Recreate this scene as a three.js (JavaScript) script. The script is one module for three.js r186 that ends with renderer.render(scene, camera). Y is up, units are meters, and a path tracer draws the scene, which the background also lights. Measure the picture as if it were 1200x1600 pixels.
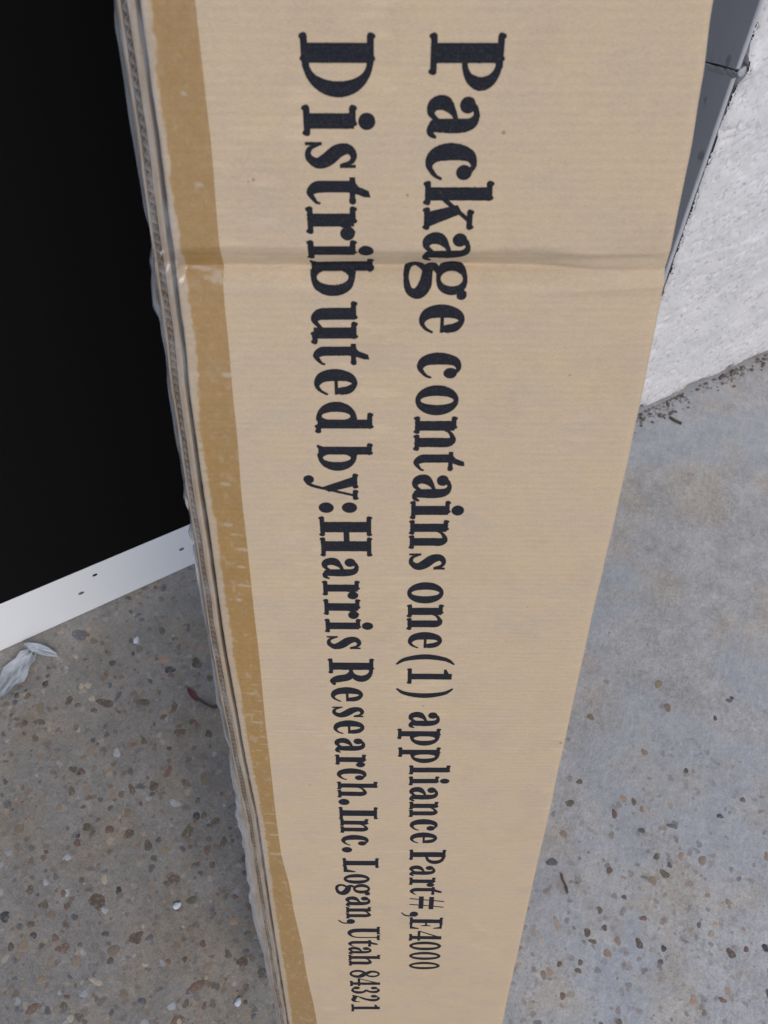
import * as THREE from 'three';
import { mergeGeometries, toCreasedNormals } from 'three/addons/utils/BufferGeometryUtils.js';

// ---------- camera, sky, light, exposure ----------
const scene = new THREE.Scene();
const camera = new THREE.PerspectiveCamera(55, 0.75, 0.02, 60);
camera.position.set(0, 1.43, 0);
camera.rotation.x = THREE.MathUtils.degToRad(-59.6);
camera.focus = 0.85; camera.userData.fStop = 20;
scene.add(camera);

const renderer = new THREE.WebGLRenderer({ antialias: true });
renderer.toneMapping = THREE.LinearToneMapping;
renderer.toneMappingExposure = 1.15;
renderer.shadowMap.enabled = true;

{ // pale open sky, slightly blue
  const w = 64, h = 32, d = new Float32Array(w * h * 4);
  for (let j = 0; j < h; j++) for (let i = 0; i < w; i++) {
    const el = ((j + 0.5) / h - 0.5) * Math.PI, k = Math.max(0, Math.sin(el));
    const c = [0.80 - 0.20 * k, 0.93 - 0.16 * k, 1.18 - 0.06 * k], o = (j * w + i) * 4;
    for (let n = 0; n < 3; n++) d[o + n] = c[n] * 0.66;
    d[o + 3] = 1;
  }
  const sky = new THREE.DataTexture(d, w, h, THREE.RGBAFormat, THREE.FloatType);
  sky.mapping = THREE.EquirectangularReflectionMapping; sky.magFilter = THREE.LinearFilter; sky.needsUpdate = true;
  scene.background = sky; scene.environment = sky;
}
const sun = new THREE.DirectionalLight(0xfff3e2, 1.5);
sun.position.set(1.75, 3.6, 2.75); sun.target.position.set(0, 0.4, -0.5);
sun.castShadow = true; sun.shadow.radius = 60; sun.shadow.mapSize.set(2048, 2048);
Object.assign(sun.shadow.camera, { left: -2, right: 2, top: 2, bottom: -2, near: 0.1, far: 12 });
scene.add(sun, sun.target);

// ---------- helpers ----------
let seed = 20240611;
const rnd = () => { seed = (seed * 1664525 + 1013904223) >>> 0; return seed / 4294967296; };
const hash = (x, y) => { let h = (x * 374761393 + y * 668265263) | 0; h = Math.imul(h ^ (h >>> 13), 1274126177); h ^= h >>> 16; return (h >>> 0) / 4294967296; };
function vn(x, y) { // value noise 0..1
  const xi = Math.floor(x), yi = Math.floor(y), a = x - xi, b = y - yi, u = a * a * (3 - 2 * a), v = b * b * (3 - 2 * b);
  const p = hash(xi, yi), q = hash(xi + 1, yi), r = hash(xi, yi + 1), s = hash(xi + 1, yi + 1);
  return p + (q - p) * u + (r - p) * v + (p - q - r + s) * u * v;
}
const fbm = (x, y, n = 3) => { let s = 0, a = 0.5, t = 0; for (let i = 0; i < n; i++) { s += a * vn(x, y); t += a; x = x * 2.03 + 17.1; y = y * 2.03 + 5.7; a *= 0.5; } return s / t; };
const clamp = (x, a = 0, b = 1) => Math.min(b, Math.max(a, x));
const smooth = (a, b, x) => { const t = clamp((x - a) / (b - a)); return t * t * (3 - 2 * t); };
const lerp = (a, b, t) => a + (b - a) * t;
function table(rows) { // smooth interpolation of [x, y] rows
  return (x) => {
    if (x <= rows[0][0]) return rows[0][1];
    for (let i = 1; i < rows.length; i++) if (x <= rows[i][0]) { const t = (x - rows[i - 1][0]) / (rows[i][0] - rows[i - 1][0]); return lerp(rows[i - 1][1], rows[i][1], t * t * (3 - 2 * t)); }
    return rows[rows.length - 1][1];
  };
}
const toS = (v) => { v = clamp(v); return v <= 0.0031308 ? v * 12.92 : 1.055 * Math.pow(v, 1 / 2.4) - 0.055; };
const LUT = new Uint8Array(4097); for (let i = 0; i <= 4096; i++) LUT[i] = Math.round(255 * toS(i / 4096));
const b8 = (v) => LUT[v <= 0 ? 0 : v >= 1 ? 4096 : (v * 4096) | 0];
function texture(w, h, fn, { color = true, wrap = THREE.RepeatWrapping } = {}) { // fn(i, j, out) -> linear colour
  const d = new Uint8Array(w * h * 4), c = [0, 0, 0];
  for (let j = 0; j < h; j++) for (let i = 0; i < w; i++) {
    fn(i, j, c); const o = (j * w + i) * 4;
    for (let n = 0; n < 3; n++) d[o + n] = color ? b8(c[n]) : Math.round(255 * clamp(c[n]));
    d[o + 3] = 255;
  }
  const t = new THREE.DataTexture(d, w, h, THREE.RGBAFormat);
  t.wrapS = t.wrapT = wrap; t.magFilter = THREE.LinearFilter; t.minFilter = THREE.LinearMipmapLinearFilter; t.generateMipmaps = true;
  if (color) t.colorSpace = THREE.SRGBColorSpace;
  t.needsUpdate = true; return t;
}
const lin = (r, g, b) => new THREE.Color().setRGB(r, g, b);
const std = (o) => new THREE.MeshStandardMaterial({ roughness: 0.9, metalness: 0, side: THREE.DoubleSide, ...o });
const taken = {};
const numbered = (n) => { const k = taken[n] = (taken[n] ?? -1) + 1; return k ? `${n}_${String(k).padStart(3, '0')}` : n; };
function obj(name, geo, mat, parent = scene) {
  const m = new THREE.Mesh(geo, mat); m.name = parent === scene ? numbered(name) : name;
  m.castShadow = m.receiveShadow = true; parent.add(m); return m;
}
function tag(o, label, category, group, kind) {
  if (label) o.userData.label = label; if (category) o.userData.category = category; if (group) o.userData.group = group; if (kind) o.userData.kind = kind; return o;
}
function group(name) { const g = new THREE.Group(); g.name = numbered(name); scene.add(g); return g; }
function gridGeo(nx, ny, pt, uvf) { // pt(i, j) -> [x, y, z]; outward for i to the right, j up
  const p = [], uv = [], ix = [];
  for (let j = 0; j <= ny; j++) for (let i = 0; i <= nx; i++) { p.push(...pt(i, j)); uv.push(...(uvf ? uvf(i, j) : [i / nx, j / ny])); }
  for (let j = 0; j < ny; j++) for (let i = 0; i < nx; i++) { const a = j * (nx + 1) + i, b = a + 1, c = a + nx + 1, d = c + 1; ix.push(a, b, d, a, d, c); }
  const g = new THREE.BufferGeometry();
  g.setAttribute('position', new THREE.Float32BufferAttribute(p, 3)); g.setAttribute('uv', new THREE.Float32BufferAttribute(uv, 2)); g.setIndex(ix);
  g.computeVertexNormals(); return g;
}
function bevelBox(w, h, d, r = 0.002) { // centred box with rounded edges
  const s = new THREE.Shape(); const a = w / 2 - r, b = h / 2 - r;
  s.moveTo(-a, -b); s.lineTo(a, -b); s.lineTo(a, b); s.lineTo(-a, b); s.closePath();
  const g = new THREE.ExtrudeGeometry(s, { depth: d - 2 * r, bevelEnabled: true, bevelThickness: r, bevelSize: r, bevelSegments: 3, curveSegments: 1 });
  g.translate(0, 0, -(d - 2 * r) / 2); return g;
}

// the house wall runs 62 degrees off the viewing direction; +x of this frame is along the wall, +z points out of it
const WALL_TURN = THREE.MathUtils.degToRad(28);
const WALL_AT = new THREE.Vector3(0.4548, 0, -1.0422);      // a point at the foot of the stucco
const DOOR_AT = new THREE.Vector3(-0.5975, 0, -0.5873);     // a point at the foot of the screen door, 9 cm further back

// ---------- concrete ground ----------
const G0 = [-0.95, -1.30], GS = 1.7;                        // the texture tile in metres
function concreteColor(x, z, c) {
  const n1 = fbm(x * 9 + 3, z * 9, 4), n2 = fbm(x * 34 + 50, z * 34 + 9, 3), n3 = vn(x * 700, z * 700), n4 = vn(x * 1400 + 7, z * 1400), n5 = fbm(x * 150, z * 150 + 31, 3);
  // washed paste with the sand showing on one side of the slab, smoother cement skin with a blue-white bloom on the other
  const skin = smooth(-0.10, 0.25, x + 0.25 * (n1 - 0.5)) ;
  let v = lerp(0.222, 0.350, skin) * (0.66 + 0.34 * n2 + 0.34 * n5) * (0.68 + 0.34 * n3 + 0.30 * n4);
  const br = smooth(0.5, 0.68, fbm(x * 13 + 90, z * 13 + 40, 4));
  let r = v * lerp(1.07, 1.03, skin) * (1 + 0.05 * br), g = v * (0.985 - 0.005 * br), b = v * (lerp(0.89, 0.955, skin) - 0.09 * br);
  const bloom = smooth(0.47, 0.60, fbm(x * 7 + 11, z * 7 + 70, 5)) * skin * (0.45 + 0.6 * fbm(x * 60, z * 60, 3)), scr = smooth(0.70, 0.8, fbm(x * 300 + z * 90, z * 40 - x * 20, 2)) * skin * 0.3;
  r = lerp(r, 0.31, bloom * 0.38); g = lerp(g, 0.355, bloom * 0.38); b = lerp(b, 0.41, bloom * 0.42);
  r = lerp(r, 0.46, scr); g = lerp(g, 0.48, scr); b = lerp(b, 0.50, scr);
  c[0] = r; c[1] = g; c[2] = b;
}
const GT = 2048, gcol = new Float32Array(GT * GT * 3), ghei = new Float32Array(GT * GT);
{
  const c = [0, 0, 0];
  for (let j = 0; j < GT; j++) for (let i = 0; i < GT; i++) {
    const x = G0[0] + (i + 0.5) / GT * GS, z = G0[1] + (j + 0.5) / GT * GS, o = j * GT + i;
    concreteColor(x, z, c); gcol[o * 3] = c[0]; gcol[o * 3 + 1] = c[1]; gcol[o * 3 + 2] = c[2];
    ghei[o] = 0.35 + 0.22 * fbm(x * 260, z * 260, 3) + 0.22 * fbm(x * 45, z * 45 + 8, 2) + 0.10 * vn(x * 900, z * 900);
  }
}
const STONE = { // base colours of the stones in the mix
  b: [0.125, 0.078, 0.046], o: [0.105, 0.083, 0.046], r: [0.175, 0.090, 0.058], t: [0.265, 0.190, 0.120], g: [0.105, 0.105, 0.115], k: [0.030, 0.030, 0.033], c: [0.46, 0.37, 0.27], w: [0.42, 0.42, 0.43], p: [0.37, 0.245, 0.165],
};
function dab(x, z, rx, rz, turn, col, a, ph) { // a grain of sand or a small stone, flush with the paste
  const R = Math.max(rx, rz) * 1.35, i0 = Math.floor((x - R - G0[0]) / GS * GT), i1 = Math.ceil((x + R - G0[0]) / GS * GT), j0 = Math.floor((z - R - G0[1]) / GS * GT), j1 = Math.ceil((z + R - G0[1]) / GS * GT);
  const ct = Math.cos(turn), st = Math.sin(turn);
  for (let j = Math.max(0, j0); j <= Math.min(GT - 1, j1); j++) for (let i = Math.max(0, i0); i <= Math.min(GT - 1, i1); i++) {
    const dx = G0[0] + (i + 0.5) / GT * GS - x, dz = G0[1] + (j + 0.5) / GT * GS - z, u = (dx * ct + dz * st) / rx, v = (-dx * st + dz * ct) / rz;
    const an = Math.atan2(v, u), rr = Math.hypot(u, v) / (1 + 0.16 * Math.sin(2 * an + ph) + 0.12 * Math.sin(3 * an + ph * 2.3));
    const k = a * smooth(1.12, 0.8, rr), o = j * GT + i, m = 0.8 + 0.4 * vn(i * 0.7, j * 0.7);
    for (let n = 0; n < 3; n++) gcol[o * 3 + n] = lerp(gcol[o * 3 + n], col[n] * m, k);
    ghei[o] = lerp(ghei[o], 0.62, k * 0.5);
  }
}
const KEYS = 'bbbootrrggttpkkcw';
for (let n = 0; n < 27000; n++) {
  const x = -0.75 + rnd() * 1.45, z = -1.2 + rnd() * 1.3, right = smooth(0.0, 0.3, x), far = smooth(-0.35, -0.75, z);
  const worn = smooth(-0.48, -0.22, z), keep = rnd(), kk = KEYS[(rnd() * KEYS.length) | 0], big = Math.pow(rnd(), 2.6), rx = 0.0007 + 0.0042 * big, as = 0.6 + 0.8 * rnd(), tn = rnd() * 3, a = 0.12 + 0.5 * rnd(), ph = rnd() * 6;
  if (keep > 1 - (0.70 - 0.5 * worn) * right - 0.35 * far) continue;
  dab(x, z, rx, rx * as, tn, STONE[kk], a * lerp(1, 0.60 + 0.25 * worn, right), ph);
}
// soil and leaf mould washed up against the foot of the wall
for (let n = 0; n < 900; n++) {
  const a = rnd() * 0.36 - 0.02, e = rnd(), d = (0.004 + 0.030 * fbm(a * 24 + 3, 1.2, 3)) * e * e, s = 0.0008 + 0.0026 * rnd() * rnd(), as = 0.6 + rnd(), tn = rnd() * 3, k = 0.25 + 0.5 * rnd(), ph = rnd() * 6;
  if (fbm(a * 24 + 3, 1.2, 3) < 0.36) continue;
  dab(0.4548 + a * 0.883 + d * 0.469, -1.0422 - a * 0.469 + d * 0.883, s, s * as, tn, [0.10, 0.080, 0.060], k, ph);
}
const groundMap = texture(GT, GT, (i, j, c) => { const o = (j * GT + i) * 3; c[0] = gcol[o]; c[1] = gcol[o + 1]; c[2] = gcol[o + 2]; });
const groundBump = texture(GT, GT, (i, j, c) => { c[0] = c[1] = c[2] = ghei[j * GT + i]; }, { color: false });
const concreteMat = std({ map: groundMap, bumpMap: groundBump, bumpScale: 0.0022, roughness: 0.86 });
const ground = obj('ground', (() => {
  const S = 6, g = new THREE.PlaneGeometry(S, S); g.rotateX(-Math.PI / 2); g.translate(0, 0, -0.5);
  const p = g.attributes.position, uv = g.attributes.uv;
  for (let i = 0; i < p.count; i++) uv.setXY(i, (p.getX(i) - G0[0]) / GS, (p.getZ(i) - G0[1]) / GS);
  return g;
})(), concreteMat);
tag(ground, 'grey concrete slab with brown and tan pebbles showing in its worn surface', null, null, 'structure');

// stones large enough to pick out: x z rx rz (mm) and the colour key, as measured on the slab
const PEBBLES = `-516 -474 8.6 5.2 o;-518 -449 5.0 5.8 b;-304 -458 8.6 6.6 b;-356 -445 5.0 5.1 o;-261 -456 6.4 5.1 b;-454 -403 6.3 4.9 b;-441 -400 5.6 4.2 r;-315 -399 4.9 8.4 r;-365 -374 4.9 7.6 b;-334 -378 6.3 6.2 b;-541 -352 6.9 4.8 g;-517 -318 7.5 7.3 t;-420 -320 8.9 5.3 o;-389 -317 6.1 6.0 r;-360 -312 7.5 5.3 b;-277 -315 7.5 10.6 o;-332 -295 6.1 7.2 o;-306 -289 5.4 5.2 t;-248 -290 5.4 5.8 r;-261 -270 5.3 3.8 b;-239 -269 5.3 3.8 b;-290 -249 8.6 7.6 b;-487 -236 5.9 5.6 b;-440 -232 4.6 4.4 r;-392 -221 11.2 10.5 b;-365 -236 4.0 5.0 k;-465 -216 6.6 5.5 o;-263 -223 9.2 4.9 o;-433 -215 4.6 4.3 r;-420 -201 4.6 4.9 g;-334 -175 7.1 8.3 b;-375 -180 5.2 3.6 b;-430 -163 11.6 4.7 r;-362 -159 9.0 7.1 t;-243 -168 5.1 4.1 r;-208 -155 5.1 5.3 o;-188 -146 7.0 6.4 b;-160 -132 6.3 7.5 o;-234 -139 8.3 5.2 t;-244 -117 13.9 6.3 r;-379 -122 8.2 4.0 c;-393 -108 5.7 4.5 w;-456 -90 10.0 6.1 r;-417 -93 5.0 5.0 o;-395 -80 5.6 5.0 b;-267 -76 10.6 5.5 r;-341 -107 6.9 5.1 t;-316 -99 5.6 3.9 g;-258 -96 3.8 6.2 b;-234 -93 3.1 4.5 b;-181 -115 5.0 4.0 b;-452 -124 6.3 5.7 t;-410 -146 7.7 6.4 t;-515 -202 5.9 7.9 k;-526 -286 5.4 3.9 w;-394 -427 5.7 6.4 w;-300 -354 7.6 5.4 w;-467 -246 4.0 4.4 w;-387 -250 4.6 6.3 c;-320 -236 5.3 5.6 t;-466 -347 4.8 4.7 t;-521 -357 6.2 4.1 t;-379 -367 4.8 4.8 r;-432 -299 6.1 4.6 r;-476 -279 4.7 3.9 r;-392 -347 4.1 4.1 o;-367 -340 6.2 5.4 t;-328 -180 3.9 3.6 b;-442 -175 5.2 4.8 r;-477 -193 5.8 3.0 r;-452 -204 5.2 6.1 t;-484 -165 7.7 7.1 t;-318 -303 4.7 3.9 g;-204 -227 4.6 3.1 r;-262 -186 5.2 4.8 t;-278 -165 5.8 4.7 t;-214 -124 4.4 5.2 t;-294 -113 3.8 3.4 g;-287 -146 3.8 3.5 r;-364 -147 4.5 4.1 o;-443 -279 6.7 3.9 w;-262 -390 5.6 8.4 t;-434 -431 5.7 5.7 t;234 -273 7.4 5.8 g;274 -182 5.2 4.8 b;342 -168 5.1 6.5 b;374 -162 3.9 3.5 k;463 -156 5.8 6.5 b;510 -163 4.5 4.7 k;389 -257 6.7 5.7 o;371 -248 5.3 6.3 t;416 -281 4.7 5.2 p;352 -200 4.6 3.6 r;254 -311 5.4 5.3 t;211 -130 4.4 5.2 t;298 -156 4.5 5.9 p;234 -105 4.4 4.0 r;257 -135 4.4 3.5 b;261 -145 3.8 3.5 b;304 -75 5.0 3.3 b;404 -100 5.0 6.2 p;449 -191 3.9 3.6 c;441 -180 4.5 4.2 c;267 -354 7.6 4.1 o;329 -339 4.1 6.1 r;284 -385 4.2 4.2 o;359 -356 3.4 5.5 o;365 -316 4.8 4.0 g;409 -322 7.5 3.3 g;381 -280 5.4 3.9 o;313 -262 5.3 3.8 r;444 -275 6.0 6.4 t;233 -143 3.8 3.5 r;516 -359 3.5 4.1 r;479 -336 4.1 3.4 k;329 -227 3.3 3.1 g;484 -161 3.8 3.5 r;535 -280 4.0 5.8 t;260 -215 7.2 6.8 w;234 -194 3.2 10.3 c;528 -512 2.9 3.0 k;497 -480 2.9 3.7 k;441 -401 3.5 3.5 k;428 -497 5.8 6.0 t;420 -534 6.6 6.2 t;310 -482 5.0 5.2 t;384 -428 5.0 5.0 t;368 -146 3.2 3.5 g;294 -210 3.9 4.3 b;298 -188 3.9 3.6 b;280 -171 5.2 3.0 b;211 -174 4.5 3.0 c;442 -100 5.0 3.4 r;-355 -697 4.0 6.6 g;-384 -641 4.6 3.5 g;-350 -622 5.2 7.0 o;-308 -626 3.9 7.0 g;-330 -557 8.9 5.4 k;-290 -568 8.3 8.1 o;-342 -575 11.5 6.8 p;-427 -550 4.4 5.3 r;-420 -568 6.4 4.7 o;-518 -534 5.0 5.3 k;-477 -508 5.6 6.5 b;-422 -504 12.4 6.5 b;-366 -505 11.2 5.8 o;-437 -492 5.0 3.9 o;-317 -497 5.0 7.7 b;-478 -615 10.3 11.2 g;-387 -606 4.5 6.2 w;-452 -532 4.4 5.3 c;-390 -584 3.2 3.4 k;-419 -532 3.8 4.6 g;-541 -515 5.0 5.2 b;-286 -593 5.1 5.5 p;-519 -497 7.5 7.7 t;-404 -515 4.4 7.8 g;-403 -655 3.3 3.6 g;-391 -649 5.2 3.6 g`;
const pebbleShapes = [];
for (let v = 0; v < 9; v++) {
  const n = 13, p = [0, 1, 0], ix = [], ph = rnd() * 6, ph2 = rnd() * 6, rim = [];
  for (let i = 0; i < n; i++) { const a = i / n * 2 * Math.PI; rim.push([a, 1 + 0.15 * Math.sin(2 * a + ph) + 0.11 * Math.sin(3 * a + ph2) + 0.15 * (rnd() - 0.5)]); }
  for (const [k, y] of [[0.72, 0.86], [1.0, 0.12], [1.04, -0.9]]) for (const [a, r] of rim) p.push(Math.cos(a) * r * k, y, Math.sin(a) * r * k);
  for (let i = 0; i < n; i++) { const j = (i + 1) % n; ix.push(0, 1 + j, 1 + i); for (let l = 0; l < 2; l++) { const a = 1 + l * n + i, b = 1 + l * n + j, c = a + n, d = b + n; ix.push(a, b, d, a, d, c); } }
  const g = new THREE.BufferGeometry(); g.setAttribute('position', new THREE.Float32BufferAttribute(p, 3)); g.setIndex(ix);
  const uv = []; for (let i = 0; i < p.length; i += 3) uv.push(p[i] * 0.5 + v * 0.37, p[i + 2] * 0.5 + v * 0.61); g.setAttribute('uv', new THREE.Float32BufferAttribute(uv, 2));
  g.computeVertexNormals(); pebbleShapes.push(g);
}
// each stone is worn level with the slab and still smeared with paste
const PASTE = [0.235, 0.228, 0.218], stoneMats = {};
for (const k in STONE) {
  const map = texture(96, 96, (i, j, c) => {
    const n = fbm(i * 0.09 + STONE[k][0] * 300, j * 0.09, 3), f = vn(i * 0.5, j * 0.5), a = clamp(smooth(0.56, 0.74, n) * 0.65 + 0.15 + 0.25 * (f - 0.5)), v = 0.8 + 0.4 * fbm(i * 0.05 + 9, j * 0.05, 2);
    for (let q = 0; q < 3; q++) c[q] = lerp(STONE[k][q] * v, PASTE[q] * (0.8 + 0.4 * f), a);
  });
  stoneMats[k] = [0.82, 1, 1.2].map((m) => std({ color: lin(Math.min(1, m), Math.min(1, m), Math.min(1, m)), map, roughness: 0.85 }));
}
function pebble(x, z, rx, rz, k) {
  const m = obj('pebble', pebbleShapes[(rnd() * 9) | 0], stoneMats[k][(rnd() * 3) | 0], ground);
  m.position.set(x, 0, z); m.scale.set(rx, 0.00025 + 0.0003 * rnd(), rz); m.rotation.y = (rnd() - 0.5) * 0.9;
}
for (const s of PEBBLES.split(';')) { const [x, z, a, b, k] = s.split(' '); pebble(x / 1000, z / 1000, a / 1000, b / 1000, k); }
for (let n = 0, tries = 0; n < 138 && tries < 2000; tries++) {
  const left = rnd() < 0.84, x = left ? -0.56 + rnd() * 0.42 : 0.17 + rnd() * 0.38, z = left ? -0.64 + rnd() * 0.58 : -0.52 + rnd() * 0.46;
  const r = 0.0028 + 0.0024 * rnd(); pebble(x, z, r, r * (0.7 + 0.6 * rnd()), (left ? KEYS : 'ttppgorc')[(rnd() * (left ? KEYS.length : 8)) | 0]); n++;
}

// ---------- stucco wall ----------
const stuccoMap = texture(1024, 1024, (i, j, c) => {
  const x = i / 1024, y = j / 1024, n = fbm(x * 14, y * 14, 4), f = vn(i * 0.45, j * 0.45), st = smooth(0.66, 0.76, fbm(x * 58 + 4, y * 62, 3)) * 0.30 + smooth(0.74, 0.84, fbm(x * 120, y * 130 + 9, 2)) * 0.35;
  const v = (0.56 + 0.13 * n + 0.03 * f) * (1 - st * (0.4 + 0.6 * n));
  c[0] = v * (1.02 + 0.02 * n); c[1] = v; c[2] = v * 0.985;
});
const stuccoMat = std({ map: stuccoMap, roughness: 0.92 });
const JX = -0.0455;                                         // where the stucco stops against the jamb
function stuccoRelief(x, y) {
  const a = fbm(x * 90 + 30, y * 80 + 11, 3), b = fbm(x * 260, y * 200 + 3, 2), c = fbm(x * 18, y * 18, 2);
  const pit = smooth(0.66, 0.80, fbm(x * 150 + 70, y * 150 + 20, 2));
  return 0.0026 * (Math.min(a, 0.58) - 0.5) + 0.0007 * (b - 0.5) + 0.007 * (c - 0.5) - 0.0020 * pit + (y < 0.397 - 0.17 * (x + 0.05) ? 0.0013 : 0);
}
const wall = group('stucco_wall'); wall.position.copy(WALL_AT); wall.rotation.y = WALL_TURN;
tag(wall, 'white rough stucco house wall beside the grey door jamb', 'wall');
{
  const xs = [], ys = [];
  for (let x = JX; x < 0.34; x += 0.0021) xs.push(x); for (let x = 0.34; x <= 1.7; x += 0.04) xs.push(x);
  for (let y = 0; y < 0.82; y += 0.0026) ys.push(y); for (let y = 0.82; y <= 2.3; y += 0.04) ys.push(y);
  const foot = (x) => 0.003 + 0.011 * smooth(0.42, 0.7, fbm(x * 55 + 8, 2.2, 3)) + 0.004 * vn(x * 300, 1);
  const side = (y) => 0.0012 + 0.0045 * smooth(0.45, 0.75, fbm(y * 45, 9.1, 3)) + 0.0014 * vn(y * 260, 3);
  obj('stucco_coat', gridGeo(xs.length, ys.length, (i, j) => {
    // first column and row turn back behind the face, so that the coat has a thickness and a ragged rim
    const ii = Math.max(0, i - 1), jj = Math.max(0, j - 1), x0 = xs[ii], y0 = ys[jj];
    const x = ii === 0 ? x0 + side(y0) : x0, y = jj === 0 ? foot(x0) : Math.max(y0, foot(x0) + 0.0006 * jj);
    const rim = Math.min(1, (x - JX) / 0.012) * 0.5 + 0.5, bulge = 0.010 * Math.exp(-(((y - 0.705) / 0.02) ** 2) - ((x - JX) / 0.03) ** 2);
    return [x, y, (i === 0 || j === 0) ? -0.016 : stuccoRelief(x, y) * rim + bulge - 0.004 * (1 - Math.min(1, (x - JX) / 0.006)) - 0.005 * (1 - smooth(0, 0.012, y - foot(x)))];
  }, (i, j) => [xs[Math.max(0, i - 1)] * 2.2, ys[Math.max(0, j - 1)] * 2.2]), stuccoMat, wall);
  const core = new THREE.BoxGeometry(1.74, 2.3, 0.10); core.translate(JX + 0.006 + 0.87, 1.15, -0.066);
  obj('masonry_core', core, std({ color: lin(0.16, 0.15, 0.145), roughness: 0.95 }), wall);
}

// ---------- grey door jamb ----------
const greyPaint = std({ map: texture(512, 1024, (i, j, c) => {
  const n = fbm(i * 0.012, j * 0.004, 4), f = vn(i * 0.5, j * 0.12), d = smooth(0.72, 0.8, fbm(i * 0.05 + 40, j * 0.03, 3));
  const v = (0.43 + 0.06 * n + 0.02 * f) * (1 - 0.35 * d); c[0] = v * 0.985; c[1] = v; c[2] = v * 1.07;
}), roughness: 0.5 });
const jamb = group('door_jamb'); jamb.position.copy(WALL_AT); jamb.rotation.y = WALL_TURN;
tag(jamb, 'grey painted door jamb standing between the black screen door and the white stucco', 'door jamb');
{
  // the boards are seen on the face turned to the door opening; a slanting split runs through them 70 cm up
  const board = (y0f, y0b, y1f, y1b, dx, name) => {
    const x1 = -0.0488 + dx, x0 = -0.0560 + dx, zf = 0.0015, zb = -0.100, r = 0.0032;
    const prof = [[x1, zb], [x1, zf - r], [x1 - r * 0.3, zf - r * 0.3], [x1 - r, zf], [x0 + r, zf], [x0 + r * 0.3, zf - r * 0.3], [x0, zf - r], [x0, zf - 0.03], [x0, zf - 0.06], [x0, zb]];
    const ny = 120, wob = (y, k) => 0.0009 * (fbm(y * 22 + k, 4.4, 3) - 0.5);
    const geo = gridGeo(prof.length - 1, ny, (i, j) => {
      const [x, z] = prof[prof.length - 1 - i], t = j / ny, k = (zf - z) / (zf - zb), ya = lerp(y0f, y0b, k), yb = lerp(y1f, y1b, k);
      const y = lerp(ya, yb, t) + ((j === 0 && y0f > 0.1) || (j === ny && y1f < 1) ? 0.005 * (fbm(k * 9 + j, 1.1, 3) - 0.5) : 0);
      return [x + wob(y, z * 40), y, z + wob(y, 9)];
    }, (i, j) => [i / 9, lerp(y0f, y1f, j / ny)]);
    const cap = gridGeo(1, 1, (i, j) => [i ? x1 : x0, lerp(y1f, y1b, 1 - j) - 0.0004, j ? zf - r : zb]);
    const cap0 = gridGeo(1, 1, (i, j) => [i ? x1 : x0, lerp(y0f, y0b, 1 - j) + 0.0004, j ? zf - r : zb]);
    return obj(name, mergeGeometries([geo, cap, cap0]), greyPaint, jamb);
  };
  board(0, 0, 0.7050, 0.6650, 0, 'jamb_board');
  board(0.708, 0.668, 2.2, 2.2, 0.0018, 'jamb_board');
  // old filler squeezed out of the split
  const fill = [];
  for (let n = 0; n < 15; n++) {
    const t = n / 14 * 0.9, z = 0.004 - 0.1 * t, y = lerp(0.704, 0.664, t), s = 0.0042 + 0.003 * rnd();
    const g = new THREE.IcosahedronGeometry(1, 1); const p = g.attributes.position;
    for (let i = 0; i < p.count; i++) { const k = 1 + 0.35 * (hash((p.getX(i) * 50) | 0, ((p.getY(i) + p.getZ(i) * 3) * 50 + n * 7) | 0) - 0.5); p.setXYZ(i, p.getX(i) * k, p.getY(i) * k, p.getZ(i) * k); }
    g.scale(0.0009, s * 0.6, s * 1.3); g.rotateX(-0.4); g.translate(-0.0555 - 0.0003 * rnd(), y + 0.003 * (rnd() - 0.5), z); g.computeVertexNormals(); fill.push(g);
  }
  for (let n = 0; n < 10; n++) { const g = new THREE.IcosahedronGeometry(1, 1), s = 0.003 + 0.003 * rnd(); g.scale(s * 1.2, s, 0.003); g.translate(-0.051 + 0.021 * n / 9, 0.704 + 0.004 * (rnd() - 0.5), 0.003); fill.push(g); }
  obj('filler', mergeGeometries(fill), std({ color: lin(0.38, 0.385, 0.40), roughness: 0.95 }), jamb);
}

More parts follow.
